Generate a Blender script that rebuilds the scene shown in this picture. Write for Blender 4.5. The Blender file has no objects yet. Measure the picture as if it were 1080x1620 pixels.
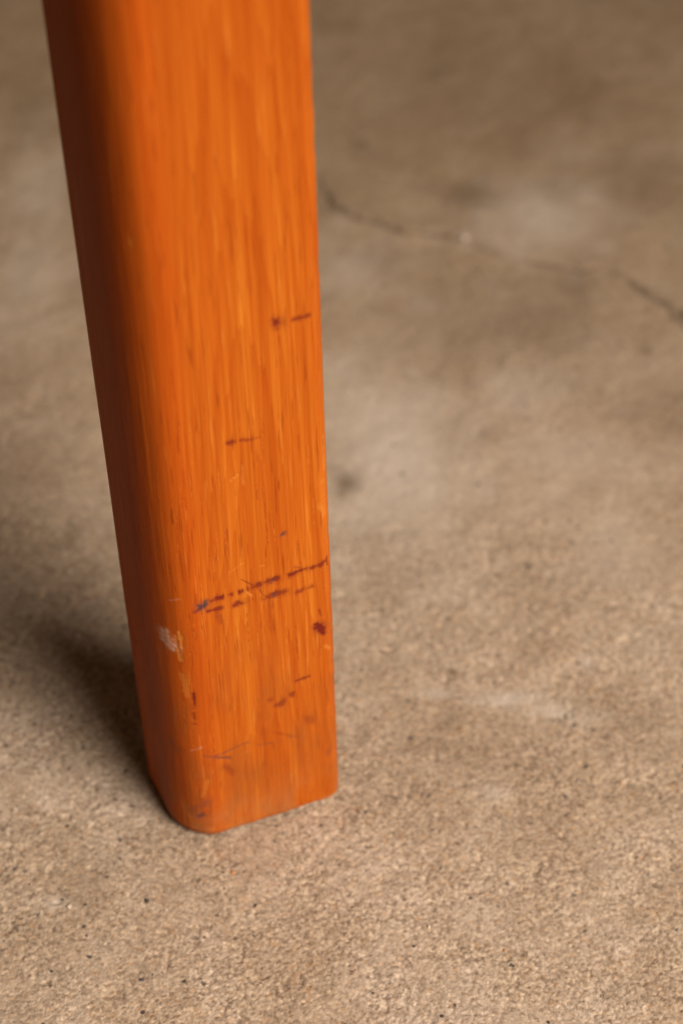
import bpy, math
import numpy as np

# ------------------------------------------------------------------ camera, world, light, exposure
scene = bpy.context.scene
COL = scene.collection
FPX = 3654.0                       # focal length in pixels of the 1080x1620 photograph
PITCH = math.radians(42.0)
CAM = np.array([0.0, -0.4655, 0.544])

cam_d = bpy.data.cameras.new('camera')
cam_d.sensor_fit = 'VERTICAL'
cam_d.sensor_height = 22.3
cam_d.sensor_width = 14.9
cam_d.lens = FPX / 1620.0 * 22.3
cam_d.clip_start = 0.01
cam_d.clip_end = 50
cam_d.dof.use_dof = True
cam_d.dof.focus_distance = 0.637
cam_d.dof.aperture_fstop = 4.8
cam_d.dof.aperture_blades = 7
cam = bpy.data.objects.new('camera', cam_d)
cam.location = CAM
cam.rotation_euler = (math.pi / 2 - PITCH, 0, 0)
COL.objects.link(cam)
scene.camera = cam

world = bpy.data.worlds.new('World')
scene.world = world
world.use_nodes = True
bg = world.node_tree.nodes['Background']
bg.inputs['Color'].default_value = (1.0, 0.60, 0.33, 1)
bg.inputs['Strength'].default_value = 0.068

lamp_d = bpy.data.lights.new('window_light', 'AREA')
lamp_d.shape = 'RECTANGLE'
lamp_d.size = 0.98
lamp_d.size_y = 0.85
lamp_d.energy = 9.3
lamp_d.spread = math.radians(62)
lamp_d.color = (1.0, 0.905, 0.815)
lamp = bpy.data.objects.new('window_light', lamp_d)
lamp.location = (0.89, -0.85, 0.95)
COL.objects.link(lamp)
import mathutils
lamp.rotation_euler = (mathutils.Vector((0.04, -0.06, 0.04)) - lamp.location).to_track_quat('-Z', 'Y').to_euler()

vs = scene.view_settings
vs.view_transform = 'Standard'
vs.look = 'None'
vs.exposure = 0
vs.gamma = 1

# ------------------------------------------------------------------ measuring the place
def ray(px, py):
    u = (px - 540) / FPX
    v = (py - 810) / FPX
    return np.array([u, math.cos(PITCH) - v * math.sin(PITCH), -math.sin(PITCH) - v * math.cos(PITCH)])

def on_floor(px, py):
    d = ray(px, py)
    return (CAM + d * (-CAM[2] / d[2]))[:2]

# ------------------------------------------------------------------ value noise
def _hash(ix, iy, seed):
    h = (ix.astype(np.int64) * 374761393 + iy.astype(np.int64) * 668265263 + seed * 974634777) & 0xffffffff
    h = ((h ^ (h >> 13)) * 1274126177) & 0xffffffff
    h = (h ^ (h >> 16)) & 0xffffff
    return h / float(0xffffff)

def vnoise(x, y, seed=0):
    x0 = np.floor(x); y0 = np.floor(y)
    fx = x - x0; fy = y - y0
    fx = fx * fx * (3 - 2 * fx); fy = fy * fy * (3 - 2 * fy)
    a = _hash(x0, y0, seed); b = _hash(x0 + 1, y0, seed)
    c = _hash(x0, y0 + 1, seed); d = _hash(x0 + 1, y0 + 1, seed)
    return (a + (b - a) * fx) * (1 - fy) + (c + (d - c) * fx) * fy - 0.5

def fbm(x, y, octaves=4, seed=0):
    s = 0; amp = 1; f = 1
    for k in range(octaves):
        s = s + amp * vnoise(x * f + 17.3 * k, y * f - 9.1 * k, seed + k)
        amp *= 0.5; f *= 2.03
    return s

def seg_dist(px, py, pts):
    """distance to a polyline and the position along it (0..1)"""
    best = np.full(px.shape, 1e9); along = np.zeros(px.shape)
    pts = np.array(pts, float)
    L = np.linalg.norm(np.diff(pts, axis=0), axis=1); T = max(L.sum(), 1e-9); acc = 0
    for k in range(len(pts) - 1):
        a = pts[k]; d = pts[k + 1] - a; l2 = max((d ** 2).sum(), 1e-12)
        t = np.clip(((px - a[0]) * d[0] + (py - a[1]) * d[1]) / l2, 0, 1)
        dd = np.hypot(px - a[0] - t * d[0], py - a[1] - t * d[1])
        m = dd < best
        best = np.where(m, dd, best); along = np.where(m, (acc + t * L[k]) / T, along)
        acc += L[k]
    return best, along

def sstep(a, b, x):
    t = np.clip((x - a) / (b - a), 0, 1)
    return t * t * (3 - 2 * t)

# ------------------------------------------------------------------ node helpers
def new_mat(name):
    m = bpy.data.materials.new(name)
    m.use_nodes = True
    nt = m.node_tree
    return m, nt, nt.nodes['Principled BSDF']

class NT:
    def __init__(s, nt):
        s.nt = nt
    def node(s, typ, **kw):
        n = s.nt.nodes.new(typ)
        for k, v in kw.items():
            setattr(n, k, v)
        return n
    def put(s, sock, v):
        if isinstance(v, bpy.types.NodeSocket):
            s.nt.links.new(v, sock)
        elif v is not None:
            sock.default_value = v
    def math(s, op, a, b=None, c=None, clamp=False):
        n = s.node('ShaderNodeMath', operation=op, use_clamp=clamp)
        for i, v in enumerate((a, b, c)):
            if v is not None:
                s.put(n.inputs[i], v)
        return n.outputs[0]
    def vmul(s, v, xyz):
        n = s.node('ShaderNodeVectorMath', operation='MULTIPLY')
        s.put(n.inputs[0], v); n.inputs[1].default_value = xyz
        return n.outputs[0]
    def noise(s, vec, scale, detail=2.0, rough=0.5, dist=0.0):
        n = s.node('ShaderNodeTexNoise')
        s.put(n.inputs['Vector'], vec)
        n.inputs['Scale'].default_value = scale
        n.inputs['Detail'].default_value = detail
        n.inputs['Roughness'].default_value = rough
        n.inputs['Distortion'].default_value = dist
        return n.outputs['Fac']
    def voro(s, vec, scale, rnd=1.0, feature='F1', out='Distance'):
        n = s.node('ShaderNodeTexVoronoi', feature=feature)
        s.put(n.inputs['Vector'], vec)
        n.inputs['Scale'].default_value = scale
        n.inputs['Randomness'].default_value = rnd
        return n.outputs[out]
    def remap(s, v, a, b, c=0.0, d=1.0, smooth=True):
        n = s.node('ShaderNodeMapRange', interpolation_type='SMOOTHSTEP' if smooth else 'LINEAR')
        s.put(n.inputs[0], v)
        for i, q in enumerate((a, b, c, d)):
            s.put(n.inputs[i + 1], q)
        return n.outputs[0]
    def mix(s, f, a, b, mode='MIX'):
        n = s.node('ShaderNodeMix', data_type='RGBA', blend_type=mode)
        s.put(n.inputs[0], f)
        for i, v in ((6, a), (7, b)):
            s.put(n.inputs[i], (v + (1,)) if isinstance(v, tuple) and len(v) == 3 else v)
        return n.outputs[2]
    def ramp(s, f, stops):
        n = s.node('ShaderNodeValToRGB')
        s.put(n.inputs[0], f)
        e = n.color_ramp.elements
        while len(e) < len(stops):
            e.new(0.5)
        for el, (p, c) in zip(e, stops):
            el.position = p; el.color = c + (1,)
        return n.outputs[0]
    def attr(s, name, out='Fac'):
        n = s.node('ShaderNodeAttribute', attribute_name=name)
        return n.outputs[out]

def grid_mesh(name, V, nu, nv, wrap):
    """quads over a (nv rows x nu columns) lattice of vertices; wrap joins the last column to the first"""
    c = np.arange(nu if wrap else nu - 1)
    r = np.arange(nv - 1)
    C_, R_ = np.meshgrid(c, r)
    C1 = (C_ + 1) % nu
    q = np.stack([R_ * nu + C_, R_ * nu + C1, (R_ + 1) * nu + C1, (R_ + 1) * nu + C_], -1).reshape(-1, 4)
    return q

def make_mesh(name, V, quads, extra=()):
    me = bpy.data.meshes.new(name)
    nq = len(quads)
    loops = [quads.reshape(-1)]
    starts = np.arange(nq) * 4
    pos = nq * 4
    st = [starts]
    for poly in extra:
        loops.append(np.array(poly)); st.append(np.array([pos])); pos += len(poly)
    loops = np.concatenate(loops).astype(np.int32); st = np.concatenate(st).astype(np.int32)
    me.vertices.add(len(V)); me.vertices.foreach_set('co', V.astype(np.float32).reshape(-1))
    me.loops.add(len(loops)); me.loops.foreach_set('vertex_index', loops)
    me.polygons.add(len(st)); me.polygons.foreach_set('loop_start', st)
    me.polygons.foreach_set('use_smooth', np.ones(len(st), bool))
    me.update(calc_edges=True)
    return me

def put_attr(me, name, vals, typ='FLOAT'):
    a = me.attributes.new(name, typ, 'POINT')
    a.data.foreach_set('value' if typ == 'FLOAT' else 'vector', vals.astype(np.float32).reshape(-1))

# ------------------------------------------------------------------ the concrete floor
def graded(lo, hi, step, far, first=None):
    core = np.arange(lo, hi + step * .5, step)
    out = []; d = step; p = hi
    while p < far:
        d *= 1.35; p += d; out.append(p)
    neg = []; d = step; p = lo
    while p > -far:
        d *= 1.35; p -= d; neg.append(p)
    return np.concatenate([np.array(neg[::-1]), core, np.array(out)])

xs = graded(-0.175, 0.175, 0.00042, 4.0)
ynear = np.concatenate([np.arange(-0.125, 0.04, 0.00042), np.arange(0.04, 0.16, 0.0007)])
yfar = np.arange(0.16, 0.56, 0.0011)
ys = graded(0, 0.001, 0.001, 4.0)
ys = np.concatenate([ys[ys < -0.126], ynear, yfar, ys[ys > 0.5605]])
X, Y = np.meshgrid(xs, ys)
Z = 0.0009 * fbm(X / 0.09, Y / 0.09, 4, 3) + 0.00055 * fbm(X / 0.012, Y / 0.012, 3, 11)
# loose sandy grain, rougher in the foreground where the cement skin has worn away
worn = sstep(0.30, 0.02, Y + 0.12 * fbm(X / 0.08, Y / 0.08, 3, 31))
grain = fbm(X / 0.0024, Y / 0.0024, 2, 21)
Z += (0.00006 + 0.00008 * worn) * grain

def worley(x, y, cell, seed):
    """distance to the nearest scattered grain (in cells) and two random numbers of that grain"""
    gx_, gy_ = np.floor(x / cell), np.floor(y / cell)
    best = np.full(x.shape, 9.0); i1 = np.zeros(x.shape); i2 = np.zeros(x.shape)
    for dx in (-1, 0, 1):
        for dy in (-1, 0, 1):
            cx, cy = gx_ + dx, gy_ + dy
            h1 = _hash(cx, cy, seed); h2 = _hash(cx, cy, seed + 1)
            d = np.hypot(cx + h1 - x / cell, cy + h2 - y / cell)
            m_ = d < best
            best = np.where(m_, d, best)
            i1 = np.where(m_, _hash(cx, cy, seed + 2), i1); i2 = np.where(m_, _hash(cx, cy, seed + 3), i2)
    return best, i1, i2

wxx = X + .0005 * fbm(X / .0015, Y / .0015, 2, 141); wyy = Y + .0005 * fbm(X / .0015, Y / .0015, 2, 147)
f1, ga, gb = worley(wxx, wyy, .00098, 200)
dome = np.sqrt(np.clip(1 - (f1 / (.45 + .35 * ga)) ** 2, 0, 1))
patch = np.clip(.70 + .7 * fbm(X / .013, Y / .013, 3, 161), .3, 1.2)          # grain stands out more in some patches
Z += worn * patch * (.00009 + .00019 * ga ** 2) * dome - .00008 * worn * patch
gtone = (gb - .5) * 1.0 + (dome - .55) * .60
pits = sstep(0.34, 0.48, vnoise(X / 0.0042, Y / 0.0042, 77)) * (0.25 + worn)
Z -= 0.00035 * pits

# the hairline crack
crack_px = [(430, 215), (500, 285), (520, 318), (556, 338), (598, 348), (630, 362), (664, 363), (700, 368), (735, 374),
            (765, 388), (800, 402), (842, 412), (880, 418), (920, 424), (944, 420), (968, 424), (990, 436),
            (1010, 452), (1036, 468), (1058, 484), (1080, 503), (1120, 530), (1200, 575)]
crack = [on_floor(*p) for p in crack_px]
wx = X + 0.0022 * fbm(X / 0.006, Y / 0.006, 3, 41)
wy = Y + 0.0022 * fbm(X / 0.006, Y / 0.006, 3, 45)
cd, ca = seg_dist(wx, wy, crack)
cw = 0.0006 + 0.0009 * (0.5 + fbm(ca * 14, ca * 3, 3, 51)) + 0.0010 * sstep(0.72, 0.9, ca)
open_ = sstep(-0.10, 0.22, fbm(ca * 11, ca * 2 + 4, 2, 57)) * 0.75 + 0.12 * (ca > 0) + 0.45 * sstep(0.66, 0.74, ca)
open_ = np.clip(open_ + .35 * np.exp(-((ca - .455) / .05) ** 2), 0, 1)
open_ = open_ * (.85 + .3 * sstep(.50, .72, ca))
groove = np.clip(1 - (cd / (cw * 1.6)) ** 2, 0, 1)
Z -= 0.0018 * groove * open_
# one lip of the crack stands a little higher than the other
Z += 0.0004 * np.exp(-(cd / 0.006) ** 2) * (1 - groove)
dirt = sstep(1.7, 0.5, cd / (cw * 1.5)) * open_

# stains and a painted streak shadow on the floor: (x, y in the photograph, radius x, radius y, strength), all darkening the surface colour
stain = 0.45 * dirt
blots = [(548, 760, 16, 16, .95), (735, 303, 42, 20, .75), (572, 226, 18, 10, .7), (910, 455, 34, 26, .75),
         (1020, 550, 10, 10, .7), (522, 312, 18, 22, .5), (790, 150, 150, 60, .25), (1010, 290, 60, 40, .45), (880, 300, 30, 22, .35),
         (700, 1180, 60, 12, .30), (716, 1063, 9, 8, .6), (710, 1145, 12, 7, .4), (650, 1165, 8, 6, .6),  # first one: shadow by the pale streak, painted dark
         (600, 410, 50, 20, .35), (700, 470, 80, 40, .3), (1060, 640, 50, 40, .4), (600, 850, 50, 30, .2), (300, 1330, 40, 14, .15),  # last one: darker patch at the foot's corner
         (118, 848, 10, 18, .5),  (40, 180, 40, 40, .3), (230, 1530, 6, 8, .5), (770, 680, 18, 14, .35), (835, 893, 8, 8, .5),
         (1000, 1140, 60, 26, .22), (810, 505, 130, 50, .5), (940, 600, 70, 30, .2), (620, 540, 60, 20, .2), (620, 900, 60, 30, .15)]
for px, py, rx, ry, s in blots:
    c = on_floor(px, py)
    ex = abs(on_floor(px + rx, py)[0] - c[0]); ey = abs(on_floor(px, py - ry)[1] - c[1])
    r2 = ((X - c[0]) / ex) ** 2 + ((Y - c[1]) / ey) ** 2
    r2 = r2 * (1 + 1.1 * fbm(X / (ex * .9), Y / (ey * .9), 3, int(px)))
    stain = np.maximum(stain, s * np.exp(-np.clip(r2, 0, 20) * .8))
pale = np.zeros_like(X)
scuffs = [(800, 1103, 45, 9, .8), (690, 1095, 30, 7, .6), (870, 1120, 30, 9, .6), (930, 1130, 50, 8, .3), (780, 1250, 20, 12, .5), (925, 1045, 12, 10, .6), (90, 1425, 16, 10, .6),
          (860, 340, 90, 50, .6), (620, 720, 110, 120, .75), (50, 430, 60, 60, .4), (900, 720, 110, 40, .3), (960, 880, 60, 50, .3), (560, 420, 60, 40, .4), (60, 300, 50, 70, .4), (820, 620, 70, 40, .4), (735, 374, 10, 9, .7)]
for px, py, rx, ry, s in scuffs:
    c = on_floor(px, py)
    ex = abs(on_floor(px + rx, py)[0] - c[0]); ey = abs(on_floor(px, py - ry)[1] - c[1])
    r2 = ((X - c[0]) / ex) ** 2 + ((Y - c[1]) / ey) ** 2
    r2 = r2 * (1 + 1.2 * fbm(X / (ex * .5), Y / (ey * .5), 3, int(px) + 5))
    pale = np.maximum(pale, s * np.exp(-np.clip(r2, 0, 20) * .8))

# the leg stands level: nothing of the floor rises above its foot
Z -= 0.0011
np.clip(Z, None, -0.00005, out=Z)
V = np.stack([X, Y, Z], -1).reshape(-1, 3)
me = make_mesh('concrete_floor', V, grid_mesh('f', V, len(xs), len(ys), False))
put_attr(me, 'stain', stain.reshape(-1)); put_attr(me, 'pale', pale.reshape(-1)); put_attr(me, 'worn', worn.reshape(-1)); put_attr(me, 'gtone', (gtone * np.clip(patch, 0, 1)).reshape(-1))
put_attr(me, 'crack', (dirt).reshape(-1))
floor = bpy.data.objects.new('concrete_floor', me)
COL.objects.link(floor)
floor['kind'] = 'structure'
floor['label'] = 'worn sandy beige concrete floor with a thin crack running across it'

m, nt, bsdf = new_mat('concrete')
n = NT(nt)
P = n.node('ShaderNodeTexCoord').outputs['Object']
wornA = n.attr('worn')
# broad clouds of cement tone
big = n.noise(P, 9.0, 5.0, 0.6, 0.4)
mid = n.noise(P, 34.0, 5.0, 0.6, 0.3)
base = n.ramp(n.math('ADD', n.math('MULTIPLY', big, .55), n.math('MULTIPLY', mid, .45)),
              [(0.32, (0.270, 0.193, 0.128)), (0.5, (0.345, 0.262, 0.186)), (0.66, (0.415, 0.333, 0.258))])
# sand grains: each one with its own tone
warp = n.node('ShaderNodeVectorMath', operation='ADD')
wn = n.node('ShaderNodeTexNoise'); n.put(wn.inputs['Vector'], P); wn.inputs['Scale'].default_value = 700
nt.links.new(n.vmul(wn.outputs['Color'], (.0012, .0012, 0)), warp.inputs[1]); nt.links.new(P, warp.inputs[0])
W = warp.outputs[0]
flatW = n.vmul(W, (1, 1, 0))
gcol = n.voro(flatW, 980, 1, 'F1', 'Color')
gsep = n.node('ShaderNodeSeparateColor'); nt.links.new(gcol, gsep.inputs[0])
gtone = n.ramp(gsep.outputs[0], [(0.0, (0.42, 0.36, 0.30)), (0.25, (0.78, 0.74, 0.70)), (0.6, (1.0, 1.0, 1.0)), (0.86, (1.14, 1.14, 1.13)), (1.0, (1.42, 1.40, 1.36))])
base = n.mix(n.remap(wornA, 0, 1, .4, 1.0), base, n.ramp(n.math('ADD', n.math('MULTIPLY', n.attr('gtone'), .62), .5), [(0.0, (.36, .32, .285)), (.40, (.84, .825, .81)), (.60, (.97, .97, .97)), (1.0, (1.36, 1.37, 1.38))]), 'MULTIPLY')
gfac = n.remap(wornA, 0, 1, .22, .62)
base = n.mix(gfac, base, gtone, 'MULTIPLY')
# orange and brown grains here and there
warm = n.remap(gsep.outputs[1], .90, .96, 0, .55)
base = n.mix(n.math('MULTIPLY', warm, gfac), base, (0.36, 0.19, 0.075))
# dark grit
g2 = n.node('ShaderNodeTexVoronoi'); nt.links.new(flatW, g2.inputs['Vector']); g2.inputs['Scale'].default_value = 360
g2s = n.node('ShaderNodeSeparateColor'); nt.links.new(g2.outputs['Color'], g2s.inputs[0])
rad = n.remap(g2s.outputs[2], 0, 1, .04, .24)
spot = n.math('MULTIPLY', n.math('GREATER_THAN', g2s.outputs[0], .85), n.remap(n.math('SUBTRACT', g2.outputs['Distance'], rad), -.06, .10, 1, 0))
base = n.mix(n.math('MULTIPLY', spot, n.remap(g2s.outputs[1], 0, 1, .3, .95)), base, (0.055, 0.045, 0.04))
# further back: browner cement, with dimmer, warmer light painted into its colour
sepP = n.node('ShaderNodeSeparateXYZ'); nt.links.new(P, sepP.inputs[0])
far_dim = n.remap(n.math('ADD', sepP.outputs[1], n.math('MULTIPLY', n.math('SUBTRACT', big, .5), .25)), .06, .40)
base = n.mix(far_dim, base, (0.66, 0.61, 0.52), 'MULTIPLY')
base = n.mix(1.0, base, (1.12, 1.10, 1.08), 'MULTIPLY')
# stains and scuffs of their own shape, and the streak's painted shadow
base = n.mix(n.math('MULTIPLY', n.attr('pale'), .8), base, (0.48, 0.405, 0.33))
base = n.mix(n.math('MULTIPLY', n.attr('stain'), .8), base, (0.105, 0.066, 0.036))
base = n.mix(n.math('MULTIPLY', n.attr('crack'), .55), base, (0.06, 0.04, 0.025))
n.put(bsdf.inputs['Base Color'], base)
bsdf.inputs['Roughness'].default_value = 0.88
bsdf.inputs['Specular IOR Level'].default_value = 0.25
gd = n.voro(flatW, 980)
fine = n.noise(P, 900, 5, .68)
hgt = n.math('ADD', n.math('MULTIPLY', n.math('SUBTRACT', 1, gd), .30), n.math('MULTIPLY', fine, .95))
hgt = n.math('SUBTRACT', hgt, n.math('MULTIPLY', spot, .5))
bmp = n.node('ShaderNodeBump'); bmp.inputs['Distance'].default_value = 0.00035
n.put(bmp.inputs['Strength'], n.remap(wornA, 0, 1, .35, 1.0))
n.put(bmp.inputs['Height'], hgt)
nt.links.new(bmp.outputs[0], bsdf.inputs['Normal'])
me.materials.append(m)

# ------------------------------------------------------------------ the wooden leg
A = on_floor(292, 1341)            # meeting point of the front and the side face at the floor
ANG = math.radians(23.5)
T = np.array([math.cos(ANG), math.sin(ANG)])           # along the front face, to the right
N = np.array([math.sin(ANG), -math.cos(ANG)])          # out of the front face
WID, DEP = 0.0525, 0.040
LEAN = np.array([-0.0225, 0.0])    # metres sideways per metre up
GROW_T, GROW_N = 0.10, 1.15        # widening per metre up, across the front and backwards
HEIGHT = 0.43

def profile():
    """closed outline in (t, n): counter-clockwise seen from above, finely divided where the camera sees it"""
    rft, rfn, rfr, rbr, rbl = 0.0113, 0.0148, 0.0048, 0.008, 0.010
    pts = []
    def arc(cx, cy, r, a0, a1, k):
        for a in np.linspace(a0, a1, k, endpoint=False):
            pts.append((cx + r * math.cos(a), cy + r * math.sin(a)))
    def line(p, q, k):
        for s in np.linspace(0, 1, k, endpoint=False):
            pts.append((p[0] + (q[0] - p[0]) * s, p[1] + (q[1] - p[1]) * s))
    # front edge at n=0, leg body towards negative n; t from 0 to WID
    h = math.pi / 2
    line((0, -DEP + rbl), (0, -rfn), 44)               # side face, backwards to front
    for a in np.linspace(math.pi, h, 60, endpoint=False):      # front left corner, a wide worn curve
        pts.append((rft + rft * math.cos(a), -rfn + rfn * math.sin(a)))
    line((rft, 0), (WID - rfr, 0), 140)                # front face
    arc(WID - rfr, -rfr, rfr, h, 0, 24)                # front right corner
    line((WID, -rfr), (WID, -DEP + rbr), 12)
    arc(WID - rbr, -DEP + rbr, rbr, 0, -h, 8)
    line((WID - rbr, -DEP), (rbl, -DEP), 20)
    arc(rbl, -DEP + rbl, rbl, -h, -math.pi, 20)
    return np.array(pts)

prof = profile()
NP = len(prof)
d1 = np.roll(prof, -1, 0) - np.roll(prof, 1, 0)
nrm = np.stack([-d1[:, 1], d1[:, 0]], 1); nrm /= np.linalg.norm(nrm, axis=1)[:, None]
zs = np.concatenate([[0, .0001, .0003, .0006, .0010, .0014, .0019, .0024], np.arange(.003, .12, .00032), np.arange(.12, .20, .0006),
                     np.arange(.20, .42, .002), HEIGHT - np.array([.009, .007, .005, .0035, .002, .001, .0004, 0.0])])
NZ = len(zs)
TT = np.repeat(prof[None, :, 0], NZ, 0); NN = np.repeat(prof[None, :, 1], NZ, 0)
ZZ = np.repeat(zs[:, None], NP, 1)
u_t = np.repeat(nrm[None, :, 0], NZ, 0); u_n = np.repeat(nrm[None, :, 1], NZ, 0)
# rounding of the foot: wears away more at the front left corner, unevenly
peri = np.repeat(np.linspace(0, 1, NP)[None], NZ, 0)
RB = 0.0020 + 0.0014 * np.exp(-((TT - 0.002) / 0.012) ** 2 - ((NN + .008) / .016) ** 2) + 0.0009 * fbm(peri * 26, ZZ / .004, 3, 5)
RB = np.clip(RB, .0008, .01)
k = np.clip(1 - ZZ / (RB * 1.15), 0, 1)
inset = -RB * 0.8 * (1 - np.sqrt(np.clip(1 - k ** 2, 0, 1)))
kt = np.clip(1 - (HEIGHT - ZZ) / .006, 0, 1)
inset += -.006 * (1 - np.sqrt(np.clip(1 - kt ** 2, 0, 1)))
# hand-planed and worn: faintly wavy surface, and softened arrises
wob = 0.00022 * fbm(peri * 14, ZZ / 0.06, 3, 61) + 0.00006 * fbm(peri * 90, ZZ / 0.03, 2, 63)
corner = np.exp(-((TT - (WID - .001)) / .003) ** 2) * (NN > -.006)
chips = corner * sstep(.12, .35, vnoise(ZZ / .0045, ZZ * 0, 71)) * .00014
disp = inset + wob - chips

# marks on the front face, in (t, z) of the face; read off the photograph
def leg_point(t, nn, z):
    tt = WID + (t - WID) * (1 + GROW_T * z); nn2 = nn * (1 + GROW_N * z)
    x = A[0] + tt * T[0] + nn2 * N[0] + LEAN[0] * z
    y = A[1] + tt * T[1] + nn2 * N[1] + LEAN[1] * z
    return x, y

# arc length round the profile measured from the left end of the flat front, so corners unroll
seglen = np.linalg.norm(np.roll(prof, -1, 0) - prof, axis=1)
arc_s = np.concatenate([[0], np.cumsum(seglen)[:-1]])
i0 = int(np.argmin(np.hypot(prof[:, 0] - 0.0113, prof[:, 1])))
U = np.repeat((arc_s - arc_s[i0] + 0.0113)[None], NZ, 0)
gx, gy = leg_point(TT + u_t * inset, NN + u_n * inset, ZZ)
seen = (NN > -DEP + .006) & (TT < WID - .0012) & (ZZ < .30)
si = np.nonzero(seen.reshape(-1))[0]
rel = np.stack([gx.reshape(-1)[si] - CAM[0], gy.reshape(-1)[si] - CAM[1], ZZ.reshape(-1)[si] - CAM[2]], -1)
relf = rel[:, 1] * math.cos(PITCH) - rel[:, 2] * math.sin(PITCH)
relu = rel[:, 1] * math.sin(PITCH) + rel[:, 2] * math.cos(PITCH)
seen_x = 540 + FPX * rel[:, 0] / relf; seen_y = 810 - FPX * relu / relf

def on_surface(px, py):
    """(distance round the outline, height) of the place on the leg seen at a place in the photograph"""
    i = si[np.argmin((seen_x - px) ** 2 + (seen_y - py) ** 2)]
    return U.reshape(-1)[i], ZZ.reshape(-1)[i]

stainL = np.zeros_like(ZZ); inkL = np.zeros_like(ZZ); paleL = np.zeros_like(ZZ); bareL = np.zeros_like(ZZ); dent = np.zeros_like(ZZ)
fib = fbm(U / 0.0009, ZZ / 0.007, 3, 81)              # soaked along the fibres
fuzz = fbm(U / 0.0011, ZZ / 0.0009, 3, 91)
front = (NN > -DEP + .004)

def stroke(target, pts, w, s, fibre=.55, breakup=0.0, seed=0, soft=.85):
    """a mark along picture points; w in picture pixels"""
    P2 = [on_surface(*p) for p in pts]; w = w * 1.02 if target is not bareL else w
    if len(P2) == 1: P2 = [P2[0], (P2[0][0] + 1e-5, P2[0][1])]
    wm = w * 0.000172
    zmin = min(p[1] for p in P2) - 4 * wm - .003; zmax = max(p[1] for p in P2) + 4 * wm + .003
    r = np.where((zs > zmin) & (zs < zmax))[0]
    if not len(r): return
    r = slice(r[0], r[-1] + 1)
    d, a = seg_dist(U[r], ZZ[r], P2)
    e = d / wm * (1 - .0 * a) + fibre * 1.5 * fib[r] + .9 * fuzz[r]
    v = sstep(1 + soft * .5, 1 - soft, e)
    if target is not bareL and w > 2.4: v = np.maximum(v, .42 * sstep(2.3, .4, d / wm + .8 * fuzz[r] + .9 * fib[r]))
    if breakup: v = v * sstep(-.05 - (1 - breakup) * .4, .12, fbm(a * 9 + seed, d * 0 + seed, 2, 100 + seed))
    target[r] = np.maximum(target[r], np.where(front[r], s * v, 0))

# two broken reddish-brown streaks at a third of the visible height
stroke(stainL, [(322, 958), (345, 946), (372, 939), (398, 930)], 5.0, .85, .6, .8, 1)
stroke(stainL, [(398, 930), (425, 920), (440, 916)], 6.0, .75, .7)
stroke(stainL, [(460, 909), (482, 902)], 5.5, .85, .8)
stroke(stainL, [(494, 899), (514, 888)], 4.5, .75, .8)
stroke(stainL, [(517, 880), (518, 894)], 1.6, .9, .2)
stroke(stainL, [(330, 967), (352, 962)], 3.5, .75, .8)
stroke(stainL, [(372, 957), (384, 953)], 5.5, .75, .8)
stroke(stainL, [(420, 946), (436, 941), (452, 937)], 5.5, .65, .8)
stroke(stainL, [(470, 938), (480, 933), (494, 929)], 4.5, .6, .8)
stroke(stainL, [(308, 969), (322, 962)], 3.0, .6, .5)
stroke(stainL, [(382, 918), (396, 925), (408, 930), (416, 942)], 1.8, .5, .3)
stroke(stainL, [(465, 897), (475, 900)], 2.5, .5, .6)
stroke(inkL, [(317, 960), (325, 956)], 7.5, 1.0, .3)
stroke(inkL, [(431, 921), (432, 918)], 2.6, .7, .3)
stroke(inkL, [(433, 943), (434, 939)], 2.6, .7, .3)
stroke(inkL, [(446, 847), (449, 844)], 3.2, .9, .3)
# round blot near the right edge
stroke(stainL, [(503, 994), (509, 996)], 8.0, 1.0, .35)
stroke(stainL, [(500, 988), (512, 1003)], 4.0, .9, .5)
# upper marks
stroke(stainL, [(437, 509), (438, 513)], 7.5, .85, .25)
stroke(stainL, [(462, 505), (490, 499)], 3.2, .75, .3)
stroke(stainL, [(358, 702), (370, 699)], 3.2, .7, .5)
stroke(stainL, [(380, 699), (398, 696)], 3.0, .7, .5)
stroke(stainL, [(398, 696), (412, 692)], 2.0, .35, .5)
# faint smudges low down
stroke(stainL, [(412, 1111), (440, 1105), (462, 1098), (485, 1094)], 6.0, .60, .9, .7, 4)
stroke(stainL, [(436, 1116), (448, 1110)], 6.0, .6, .8)
stroke(stainL, [(470, 1078), (488, 1071)], 3.0, .7, .6)
stroke(stainL, [(484, 1138), (492, 1140)], 7.0, .3, .8)
stroke(stainL, [(306, 1098), (308, 1118)], 2.6, .9, .3)
stroke(stainL, [(306, 1122), (309, 1145)], 3.0, .6, .9, .5, 6)
stroke(stainL, [(430, 1158), (470, 1166)], 2.5, .3, .8, .5, 8)
stroke(inkL, [(326, 1200), (350, 1194), (372, 1184), (392, 1174)], 1.6, .65, .3)
stroke(inkL, [(324, 1198), (345, 1199), (362, 1199)], 2.4, .6, .5)
stroke(inkL, [(405, 1180), (440, 1173), (468, 1164)], 1.6, .45, .4, .5, 9)
stroke(stainL, [(355, 1215), (368, 1222)], 6.0, .4, .9)
stroke(inkL, [(312, 1291), (322, 1288)], 6.0, .8, .4)
stroke(inkL, [(300, 1284), (312, 1278), (325, 1270)], 10.0, .3, .6)
stroke(inkL, [(238, 1105), (242, 1150)], 9.0, .32, .8)
stroke(inkL, [(270, 1170), (274, 1185)], 5.0, .3, .7)
stroke(stainL, [(340, 968), (350, 985)], 4.0, .3, 1.2)
stroke(stainL, [(425, 950), (432, 1000)], 5.0, .28, 1.4)
stroke(inkL, [(278, 1183), (290, 1188)], 4.0, .2, .7)
stroke(inkL, [(524, 1180), (520, 1192)], 5.0, .25, .5)
stroke(inkL, [(527, 1068), (529, 1078)], 3.0, .4, .5)
stroke(stainL, [(215, 1010), (216, 1018)], 2.0, .8, .3)
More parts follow.
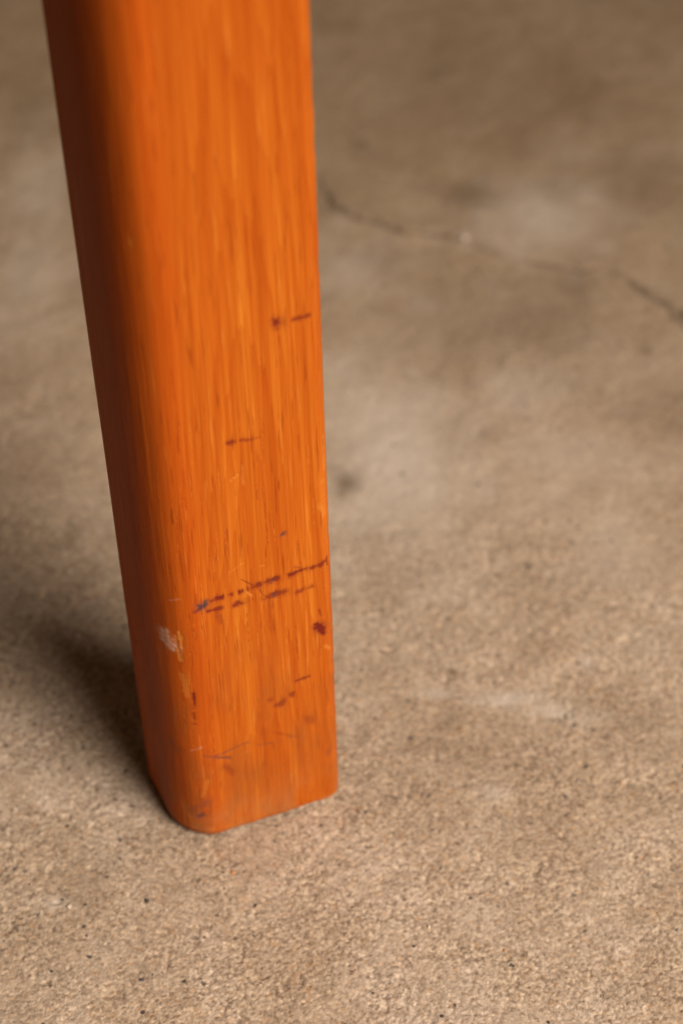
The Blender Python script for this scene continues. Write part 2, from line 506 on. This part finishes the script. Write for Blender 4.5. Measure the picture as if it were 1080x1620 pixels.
stroke(stainL, [(505, 965), (508, 975)], 2.0, .5, .5)
stroke(stainL, [(470, 855), (475, 900)], 1.0, .4, .3)
# white paint fleck and rubbed wood beside it
for p in ((256, 996), (262, 998), (255, 1003), (263, 1006), (257, 1011), (266, 1013), (263, 1019), (271, 1018), (269, 1024)):
    stroke(paleL, [p, (p[0] + 3, p[1] + 2)], 4.5, .55, .8)
stroke(paleL, [(256, 1000), (264, 1008), (272, 1020)], 9.0, .42, .6)
stroke(paleL, [(268, 949), (284, 948)], 1.4, .2, .5)
stroke(paleL, [(302, 1187), (320, 1183)], 1.8, .25, .6)
for q0, q1 in (((278, 1004), (280, 1016)), ((283, 1000), (284, 1012)), ((287, 1006), (288, 1024)), ((281, 1022), (283, 1030)), ((285, 1034), (286, 1044))):
    stroke(bareL, [q0, q1], 2.6, .7, 1.1)
stroke(bareL, [(290, 1068), (296, 1100)], 4.0, .4, .9)
stroke(bareL, [(364, 905), (376, 896), (386, 890)], 1.2, .45, .5)
stroke(bareL, [(412, 895), (418, 894)], 1.5, .8, .2)
stroke(bareL, [(392, 936), (398, 942)], 2.6, .7, .3)
stroke(bareL, [(516, 1021), (521, 1025)], 3.0, .5, 1.0)
stroke(bareL, [(383, 735), (386, 765)], 2.5, .4, 1.1)
stroke(bareL, [(365, 760), (378, 752)], 1.4, .7, .2)
stroke(bareL, [(511, 690), (513, 740)], 3.0, .35, 1.2, .7, 12)
stroke(bareL, [(510, 760), (512, 800)], 3.5, .35, 1.3, .7, 13)
stroke(bareL, [(505, 800), (513, 810)], 6.0, .4, .8)
stroke(bareL, [(330, 1235), (322, 1260)], 3.5, .35, .8)
stroke(bareL, [(300, 1305), (345, 1309), (400, 1300)], 4.0, .22, 1.2, .7, 5)
stroke(bareL, [(512, 1262), (532, 1252)], 6.0, .4, .6)
stroke(bareL, [(292, 1275), (300, 1290)], 10.0, .35, .6)
stroke(bareL, [(205, 383), (206, 388)], 3.5, .5, .3)
# fine checks that run with the grain
rng = np.random.RandomState(8)
for _ in range(95):
    px = rng.uniform(205, 525); py = rng.uniform(640, 1240); L = rng.uniform(12, 75)
    if px < 200 + (py - 640) * .1: continue
    tgt = bareL if rng.rand() < .42 else stainL
    stroke(tgt, [(px, py), (px + L * .06 + rng.uniform(-1, 1), py + L)], rng.uniform(.5, .9), rng.uniform(.15, .5), .5, .6, int(rng.randint(50)))
disp -= 0.00016 * stainL + 0.00020 * inkL + 0.00018 * bareL - 0.00012 * paleL
dent -= 0

TD = TT + u_t * disp; ND = NN + u_n * disp
LX, LY = leg_point(TD, ND, ZZ)
V = np.stack([LX, LY, ZZ], -1).reshape(-1, 3)
quads = grid_mesh('l', V, NP, NZ, True)[:, ::-1]
bottom = list(range(NP)); top = [(NZ - 1) * NP + i for i in range(NP)][::-1]
me = make_mesh('chair_leg', V, quads, (bottom, top))
me.polygons[-1].use_smooth = False; me.polygons[-2].use_smooth = False
base_xy = np.array(leg_point(WID / 2, -DEP / 2, 0.0))
for nm_, arr in (('stain', stainL), ('ink', inkL), ('pale', paleL), ('bare', bareL)):
    put_attr(me, nm_, arr.reshape(-1))
fig = np.zeros_like(ZZ)
for px, py, ru, rz, s_ in ((400, 990, .0075, .028, 1.0), (370, 760, .004, .020, .7), (505, 760, .0028, .022, 1.0), (455, 960, .004, .03, .5),
                           (330, 1060, .004, .02, -.5), (420, 560, .006, .03, .6), (470, 420, .003, .03, .4), (300, 800, .006, .03, -.5), (460, 680, .003, .03, -.4)):
    cu, cz = on_surface(px, py)
    fig += s_ * np.exp(-((U - cu) / ru) ** 2 - ((ZZ - cz) / rz) ** 2)
shade_red = sstep(.0175, .008, U + .0015 * fbm(U / .004, ZZ / .08, 2, 171))      # shaded left edge and side: warm bounce tint painted into the wood
fig *= .75 + .9 * fbm(U / .0016, ZZ / .03, 2, 131)
put_attr(me, 'figure', fig.reshape(-1)); put_attr(me, 'shade_red', shade_red.reshape(-1))
put_attr(me, 'wood', np.stack([TT, NN, ZZ], -1).reshape(-1, 3), 'FLOAT_VECTOR')
vco = V - np.array([base_xy[0], base_xy[1], 0.0])
me.vertices.foreach_set('co', vco.astype(np.float32).reshape(-1)); me.update()
leg = bpy.data.objects.new('chair_leg', me)
leg.location = (base_xy[0], base_xy[1], 0)
COL.objects.link(leg)
leg['label'] = 'orange varnished wooden furniture leg with rounded edges and dark scuffs, standing on the concrete'
leg['category'] = 'furniture leg'

m, nt, bsdf = new_mat('varnished_wood')
n = NT(nt)
wd0 = n.attr('wood', 'Vector')
wa = n.node('ShaderNodeVectorMath', operation='ADD'); nt.links.new(wd0, wa.inputs[0]); wa.inputs[1].default_value = (.583, .337, .41)
wd = wa.outputs[0]
sep = n.node('ShaderNodeSeparateXYZ'); nt.links.new(wd0, sep.inputs[0])
t_, n_, z_ = sep.outputs
# growth rings: the leg is sawn from the board, its face cuts the rings almost flat in the middle
drift = n.noise(n.vmul(wd, (14, 14, 5)), 1.0, 2, .5)
t0 = n.math('ADD', .029, n.math('MULTIPLY', n.math('SUBTRACT', drift, .5), .016))
dt = n.math('SUBTRACT', t_, t0)
dn = n.math('ADD', n_, .021)
rad = n.math('SQRT', n.math('ADD', n.math('MULTIPLY', dt, dt), n.math('MULTIPLY', dn, dn)))
rad = n.math('ADD', rad, n.math('MULTIPLY', z_, .035))
rad = n.math('ADD', rad, n.math('MULTIPLY', n.noise(n.vmul(wd, (220, 220, 8)), 1.0, 3, .55), .0030))
ring = n.math('FRACT', n.math('MULTIPLY', rad, 620))
ring = n.math('MULTIPLY', ring, ring)
streak = n.noise(n.vmul(wd, (560, 560, 6)), 1.0, 4, .62)
broad = n.noise(n.vmul(wd, (110, 110, 4.5)), 1.0, 3, .55)
hair = n.noise(n.vmul(wd, (1700, 1700, 22)), 1.0, 3, .62)
tone = n.math('ADD', n.math('MULTIPLY', broad, .30), n.math('MULTIPLY', streak, .36))
tone = n.math('ADD', tone, n.math('MULTIPLY', hair, .34))
tone = n.math('ADD', tone, n.math('MULTIPLY', n.attr('figure'), .085))
tone = n.math('SUBTRACT', tone, n.math('MULTIPLY', ring, .075))
tone = n.math('ADD', n.math('MULTIPLY', tone, .90), .046)
wood = n.ramp(tone, [(0.25, (0.21, 0.026, 0.003)), (0.39, (0.305, 0.055, 0.0045)), (0.48, (0.345, 0.072, 0.006)), (0.57, (0.400, 0.100, 0.009)), (0.70, (0.51, 0.18, 0.021))])
wood = n.mix(n.math('MULTIPLY', n.attr('shade_red'), .70), wood, n.mix(hair, (0.23, 0.034, 0.003), (0.45, 0.080, 0.006)))
# open pores: short dark dashes
pore = n.noise(n.vmul(wd, (1800, 1800, 75)), 1.0, 2, .5)
porem = n.remap(pore, .62, .72)
wood = n.mix(n.math('MULTIPLY', porem, .55), wood, (0.17, 0.026, 0.004))
glint = n.remap(n.noise(n.vmul(wd, (1900, 1900, 45)), 1.0, 2, .5), .66, .74)
wood = n.mix(n.math('MULTIPLY', glint, .30), wood, (0.62, 0.27, 0.05))  # varnish glints painted into the wood colour as pale dashes
# duller, dirtier foot
foot = n.remap(z_, .0, .024, 1, 0)
wood = n.mix(n.math('MULTIPLY', n.math('MULTIPLY', foot, n.remap(n.noise(n.vmul(wd, (90, 90, 60)), 1.0, 4, .6), .35, .7)), .7), wood, (0.29, 0.115, 0.038))
# handled and kicked wood low down: brownish, cloudy grime in the varnish
grime = n.math('MULTIPLY', n.remap(z_, .02, .12, 1, 0), n.remap(n.noise(n.vmul(wd, (75, 75, 34)), 1.0, 5, .65), .40, .68))
wood = n.mix(n.math('MULTIPLY', grime, .42), wood, (0.19, 0.055, 0.014))
wood = n.mix(n.math('MULTIPLY', n.attr('bare'), .6), wood, (0.52, 0.215, 0.04))
wood = n.mix(n.math('MULTIPLY', n.attr('stain'), 1.12, clamp=True), wood, (0.125, 0.014, 0.008))
wood = n.mix(n.math('MULTIPLY', n.attr('ink'), .9), wood, (0.042, 0.027, 0.034))
wood = n.mix(n.math('MULTIPLY', n.attr('pale'), .9), wood, (0.50, 0.36, 0.27))
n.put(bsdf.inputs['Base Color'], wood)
rough = n.math('ADD', .40, n.math('MULTIPLY', n.noise(n.vmul(wd, (200, 200, 30)), 1.0, 3, .6), .16))
n.put(bsdf.inputs['Roughness'], rough)
bsdf.inputs['Specular IOR Level'].default_value = 0.07
bsdf.inputs['Specular Tint'].default_value = (1.0, 0.50, 0.20, 1)
bh = n.math('ADD', n.math('MULTIPLY', hair, .5), n.math('MULTIPLY', porem, -.7))
bh = n.math('ADD', bh, n.math('MULTIPLY', streak, .5))
bmp = n.node('ShaderNodeBump'); bmp.inputs['Strength'].default_value = .45; bmp.inputs['Distance'].default_value = .00012
n.put(bmp.inputs['Height'], bh)
nt.links.new(bmp.outputs[0], bsdf.inputs['Normal'])
me.materials.append(m)

# ------------------------------------------------------------------ loose grit lying on the concrete
rg = np.random.RandomState(5)
gv = []; gq = []; gc = []
ico = np.array([(0, 0, 1), (.894, 0, .447), (.276, .851, .447), (-.724, .526, .447), (-.724, -.526, .447), (.276, -.851, .447),
                (.724, .526, -.447), (-.276, .851, -.447), (-.894, 0, -.447), (-.276, -.851, -.447), (.724, -.526, -.447), (0, 0, -1)])
icf = [(0, 1, 2), (0, 2, 3), (0, 3, 4), (0, 4, 5), (0, 5, 1), (1, 6, 2), (2, 7, 3), (3, 8, 4), (4, 9, 5), (5, 10, 1),
       (6, 7, 2), (7, 8, 3), (8, 9, 4), (9, 10, 5), (10, 6, 1), (11, 7, 6), (11, 8, 7), (11, 9, 8), (11, 10, 9), (11, 6, 10)]
known = [(137, 1478, .5, 0), (170, 1386, .6, 0), (190, 1356, .5, 0), (369, 1378, .8, 2), (353, 1377, .35, 0), (355, 1403, .4, 0), (110, 1432, 1.0, 1), (82, 1535, .6, 0),
         (868, 1614, .6, 0), (655, 1494, .5, 0), (650, 1165, .8, 0), (718, 1064, .7, 3), (895, 1287, .6, 0), (916, 1048, .8, 3), (835, 893, .8, 0), (798, 1500, .5, 2),
         (243, 1541, .6, 4), (324, 1480, .5, 3), (893, 1375, .4, 0), (735, 375, 1.7, 1), (708, 1180, .4, 0), (685, 1310, .45, 0)]
spots = [(on_floor(a, b_), c * .001, d) for a, b_, c, d in known]
foot_c = A + T * WID / 2 - N * DEP / 2
for _ in range(26):                    # grit gathered against the foot
    q = prof[rg.randint(NP)]
    off = rg.uniform(.0002, .0022)
    dd = q - np.array([WID / 2, -DEP / 2]); dd = dd / np.linalg.norm(dd)
    q = q + dd * off
    spots.append((A + T * q[0] + N * q[1], rg.uniform(.00012, .0003), int(rg.choice([0, 1, 3, 4]))))
for _ in range(300):
    spots.append((np.array([rg.uniform(-.17, .17), rg.uniform(-.115, .22)]), rg.gamma(2.5, .00013) + .00012, int(rg.choice([0, 0, 0, 1, 1, 3, 3, 4]))))
foot = np.array([A + T * WID / 2 - N * DEP / 2])[0]
ix = lambda x: np.clip(np.searchsorted(xs, x), 0, len(xs) - 1)
iy = lambda y: np.clip(np.searchsorted(ys, y), 0, len(ys) - 1)
tones = [(.05, .042, .038), (.50, .40, .30), (.42, .17, .04), (.16, .09, .045), (.24, .21, .18)]
faces = []; fm = []
for c, rr, kind in spots:
    if abs((c - foot) @ T) < WID / 2 - .001 and abs((c - foot) @ N) < DEP / 2 - .001: continue
    p = ico * rr * rg.uniform(.65, 1.1, (12, 1)) * np.array([1.15, .85, .6])
    a = rg.uniform(0, 6.28)
    p = p @ np.array([[math.cos(a), math.sin(a), 0], [-math.sin(a), math.cos(a), 0], [0, 0, 1]])
    z = Z[iy(c[1]), ix(c[0])]
    p += np.array([c[0], c[1], z + rr * .22])
    o = len(gv) * 12
    gv.append(p); faces += [(i + o, j + o, k_ + o) for i, j, k_ in icf]; fm += [kind] * 20
me = bpy.data.meshes.new('grit')
me.from_pydata(np.concatenate(gv).tolist(), [], faces)
for k_, c in enumerate(tones):
    m, nt, bsdf = new_mat('grit_%d' % k_)
    n = NT(nt)
    ng = n.noise(n.node('ShaderNodeTexCoord').outputs['Object'], 2500, 2, .6)
    n.put(bsdf.inputs['Base Color'], n.mix(ng, tuple(v * .7 for v in c), tuple(min(1, v * 1.3) for v in c)))
    bsdf.inputs['Roughness'].default_value = .8
    me.materials.append(m)
me.polygons.foreach_set('material_index', np.array(fm, np.int32)); me.update()
grit = bpy.data.objects.new('grit', me)
COL.objects.link(grit)
grit['kind'] = 'stuff'
grit['label'] = 'tiny dark and pale grains of grit scattered on the concrete floor'
